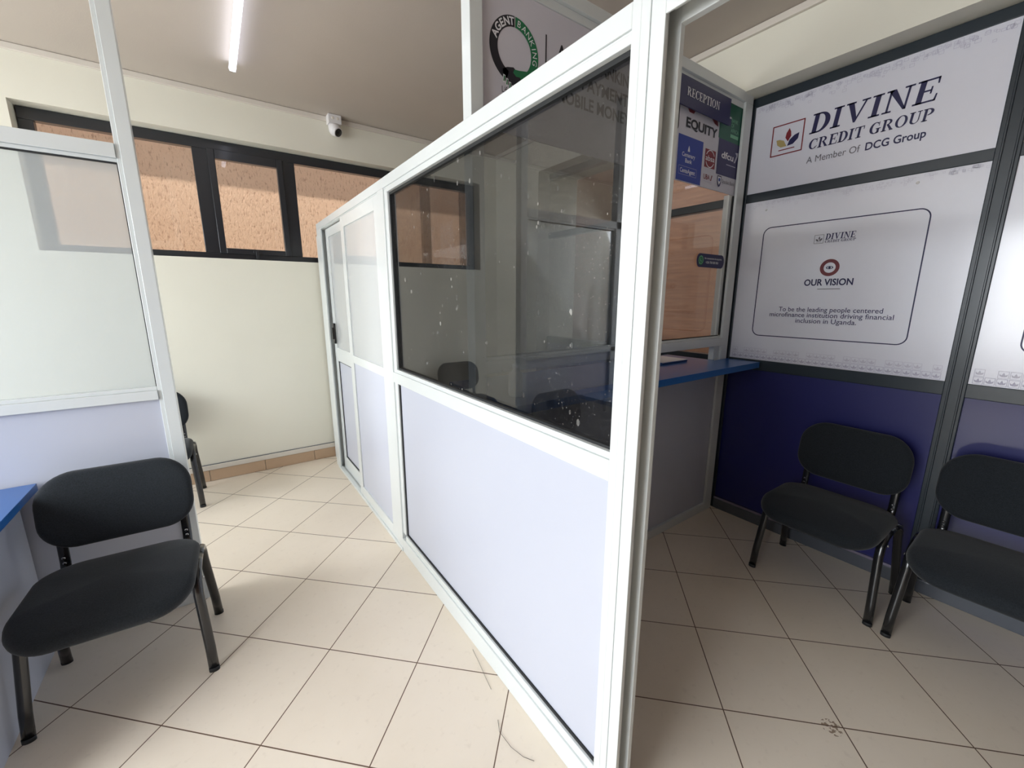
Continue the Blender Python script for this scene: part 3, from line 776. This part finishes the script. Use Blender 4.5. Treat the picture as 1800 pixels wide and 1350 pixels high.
def make_chair(label):
    c_ = thing('visitor_chair', label, 'chair', (0, 0, 0), 'black padded visitor chairs')
    def seat_w(a_, b_, c2):                    # front edge dips like a waterfall
        y = b_-.07; dip = max(0, -.16-y)*.28+max(0, y-.02)*.10
        return (a_, y, .437-dip+c2)
    st = obj('seat', pad(.505, .465, .064, .125, .012, seat_w), 'black_fabric', c_)
    def back_w(a_, b_, c2):
        y = .180-c2-.34*a_*a_*-1*-1+.012
        return (a_, .185-.55*a_*a_+.16*b_-c2+.01, .668+b_)
    bk = obj('backrest', pad(.488, .302, .050, .116, .008, back_w), 'black_fabric', c_)
    for s_ in (-1, 1):
        x = s_*.196
        sb = obj('back_support', MB().tube([(x, .06, .398), (x, .135, .398), (x, .168, .412), (x, .180, .45), (x, .186, .52), (x, .196, .60), (x, .212, .72)], .017, .0065, 12), 'chair_steel', c_)
        mb = MB()
        for z in (.452, .475): mb.lathe((x, .172, z), (0, -1, 0), ((.006, 0), (.006, .004), (.003, .006)), 10)
        obj('bolt', mb, 'bolt_steel', sb)
        xo = s_*.262; xi = s_*.252
        xi = s_*.246
        f_ = obj('leg', MB().tube([(xo, -.186, .0), (xo-s_*.003, -.174, .10), (xi, -.140, .33), (xi, -.128, .38), (xi, -.102, .412), (xi, -.05, .424), (xi, .002, .425)], .018, .0125, 16), 'chair_steel', c_)
        r2 = obj('leg', MB().tube([(xo, .186, .0), (xo-s_*.003, .174, .10), (xi, .136, .33), (xi, .124, .38), (xi, .098, .412), (xi, .05, .424), (xi, -.002, .425)], .018, .0125, 16), 'chair_steel', c_)
        for lg, y in ((f_, -.186), (r2, .186)):
            obj('foot_cap', MB().tube([(xo, y, 0), (xo, y*.996, .016)], .0184, .0129, 16), 'rubber_gasket', lg)
        obj('cross_bolt', MB().lathe((s_*.262, -.112, .385), (s_, 0, 0), ((.007, 0), (.006, .005), (.002, .007)), 10), 'bolt_steel', f_)
    m_ = MB()
    for y in (-.10, .10): m_.tube([(-.236, y, .392), (.236, y, .392)], .010, .010, 10, side=(0, 0, 1))
    for s_ in (-1, 1): m_.tube([(s_*.14, -.16, .400), (s_*.14, .12, .400)], .012, .010, 10)
    obj('seat_frame', m_, 'chair_steel', c_)
    return c_
def copy_tree(o, parent=None):
    k = o.copy(); COL.objects.link(k)
    if parent: k.parent = parent; k.matrix_parent_inverse = Matrix()
    for ch in o.children: copy_tree(ch, k)
    return k
spots = [((-.420, 2.072), -3, 'nearest black padded chair, between the blue desk and the hazy glass partition'),
         ((-.490, 3.765), 0, 'black padded chair half hidden behind the full-height white post, by the back wall'),
         ((2.520, .655), -91.5, 'black padded chair in the corner under the vision poster, beside the blue counter'),
         ((2.505, .070), -89, 'black padded chair cut off by the right edge of the view')]
ch0 = make_chair(spots[0][2])
for i, ((x, y), a_, lab) in enumerate(spots):
    c_ = ch0 if i == 0 else copy_tree(ch0)
    c_.location = (x, y, 0); c_.rotation_euler = (0, 0, R(a_)); c_['label'] = lab

# ================================================================== FITTINGS
tl = thing('tube_light', 'slim glowing white tube light on the ceiling', 'light', (.285, 2.95, ZC))
m = MB(); y0, y1 = 2.36, 3.555
m.box(.275, .295, y0+.02, y1-.02, ZC-.024, ZC-.001)
obj('batten', m, 'white_plastic', tl, bevel=.003)
obj('tube', MB().tube([(.285, y0+.01, ZC-.040), (.285, y1-.006, ZC-.040)], .020, .016, 20), 'tube_glow', tl)
for ya, yb in ((y0, y0+.012), (y1-.006, y1)):
    obj('end_cap', bx(.266, .304, ya, yb, ZC-.057, ZC-.022), 'white_plastic', tl, bevel=.003)

cc = thing('security_camera', 'white turret security camera on a box under the ceiling at the back wall', 'camera', (1.015, 4.03, 2.94))
bxm = obj('mount_box', bx(.962, 1.068, 3.985, 4.0655, 2.928, 2.9985), 'white_plastic', cc, bevel=.005)
obj('knockout', MB().lathe((.998, 3.985, 2.968), (0, -1, 0), ((.011, -.001), (.011, .002), (.008, .003)), 16).lathe((1.036, 3.985, 2.968), (0, -1, 0), ((.011, -.001), (.011, .002), (.008, .003)), 16), 'white_trunking', bxm)
tu = obj('turret', MB().lathe((1.015, 4.025, 2.9275), (0, 0, -1), ((.046, 0), (.047, .012), (.047, .030), (.043, .052), (.033, .070), (.018, .080), (.004, .083)), 32), 'white_plastic', cc)
d_ = Vector((.42, -.72, -.55)).normalized(); hc = Vector((1.017, 4.015, 2.885))
hd = obj('camera_head', MB().lathe(hc, d_, ((.030, -.01), (.039, .01), (.040, .030), (.037, .042)), 30), 'white_plastic', cc)
obj('lens', MB().lathe(hc, d_, ((.032, .040), (.032, .0435), (.020, .045), (.018, .048), (.004, .049)), 28), 'black_plastic', hd, label='round black lens face')

# loose threads on the tiles
tag(obj('thread', MB().tube([(.748, 1.345, .002), (.735, 1.27, .004), (.722, 1.20, .003), (.712, 1.14, .002)], .0006, .0006, 6), 'thread_dark'), 'thin dark thread on the tile beside the bottom rail, farther from camera', 'thread', 'threads on the floor')
tag(obj('thread', MB().tube([(.668, 1.025, .002), (.648, .985, .004), (.652, .92, .004), (.668, .872, .003), (.690, .842, .002)], .0007, .0007, 6), 'thread_dark'), 'curved dark thread on the tile beside the bottom rail, nearest the camera', 'thread', 'threads on the floor')
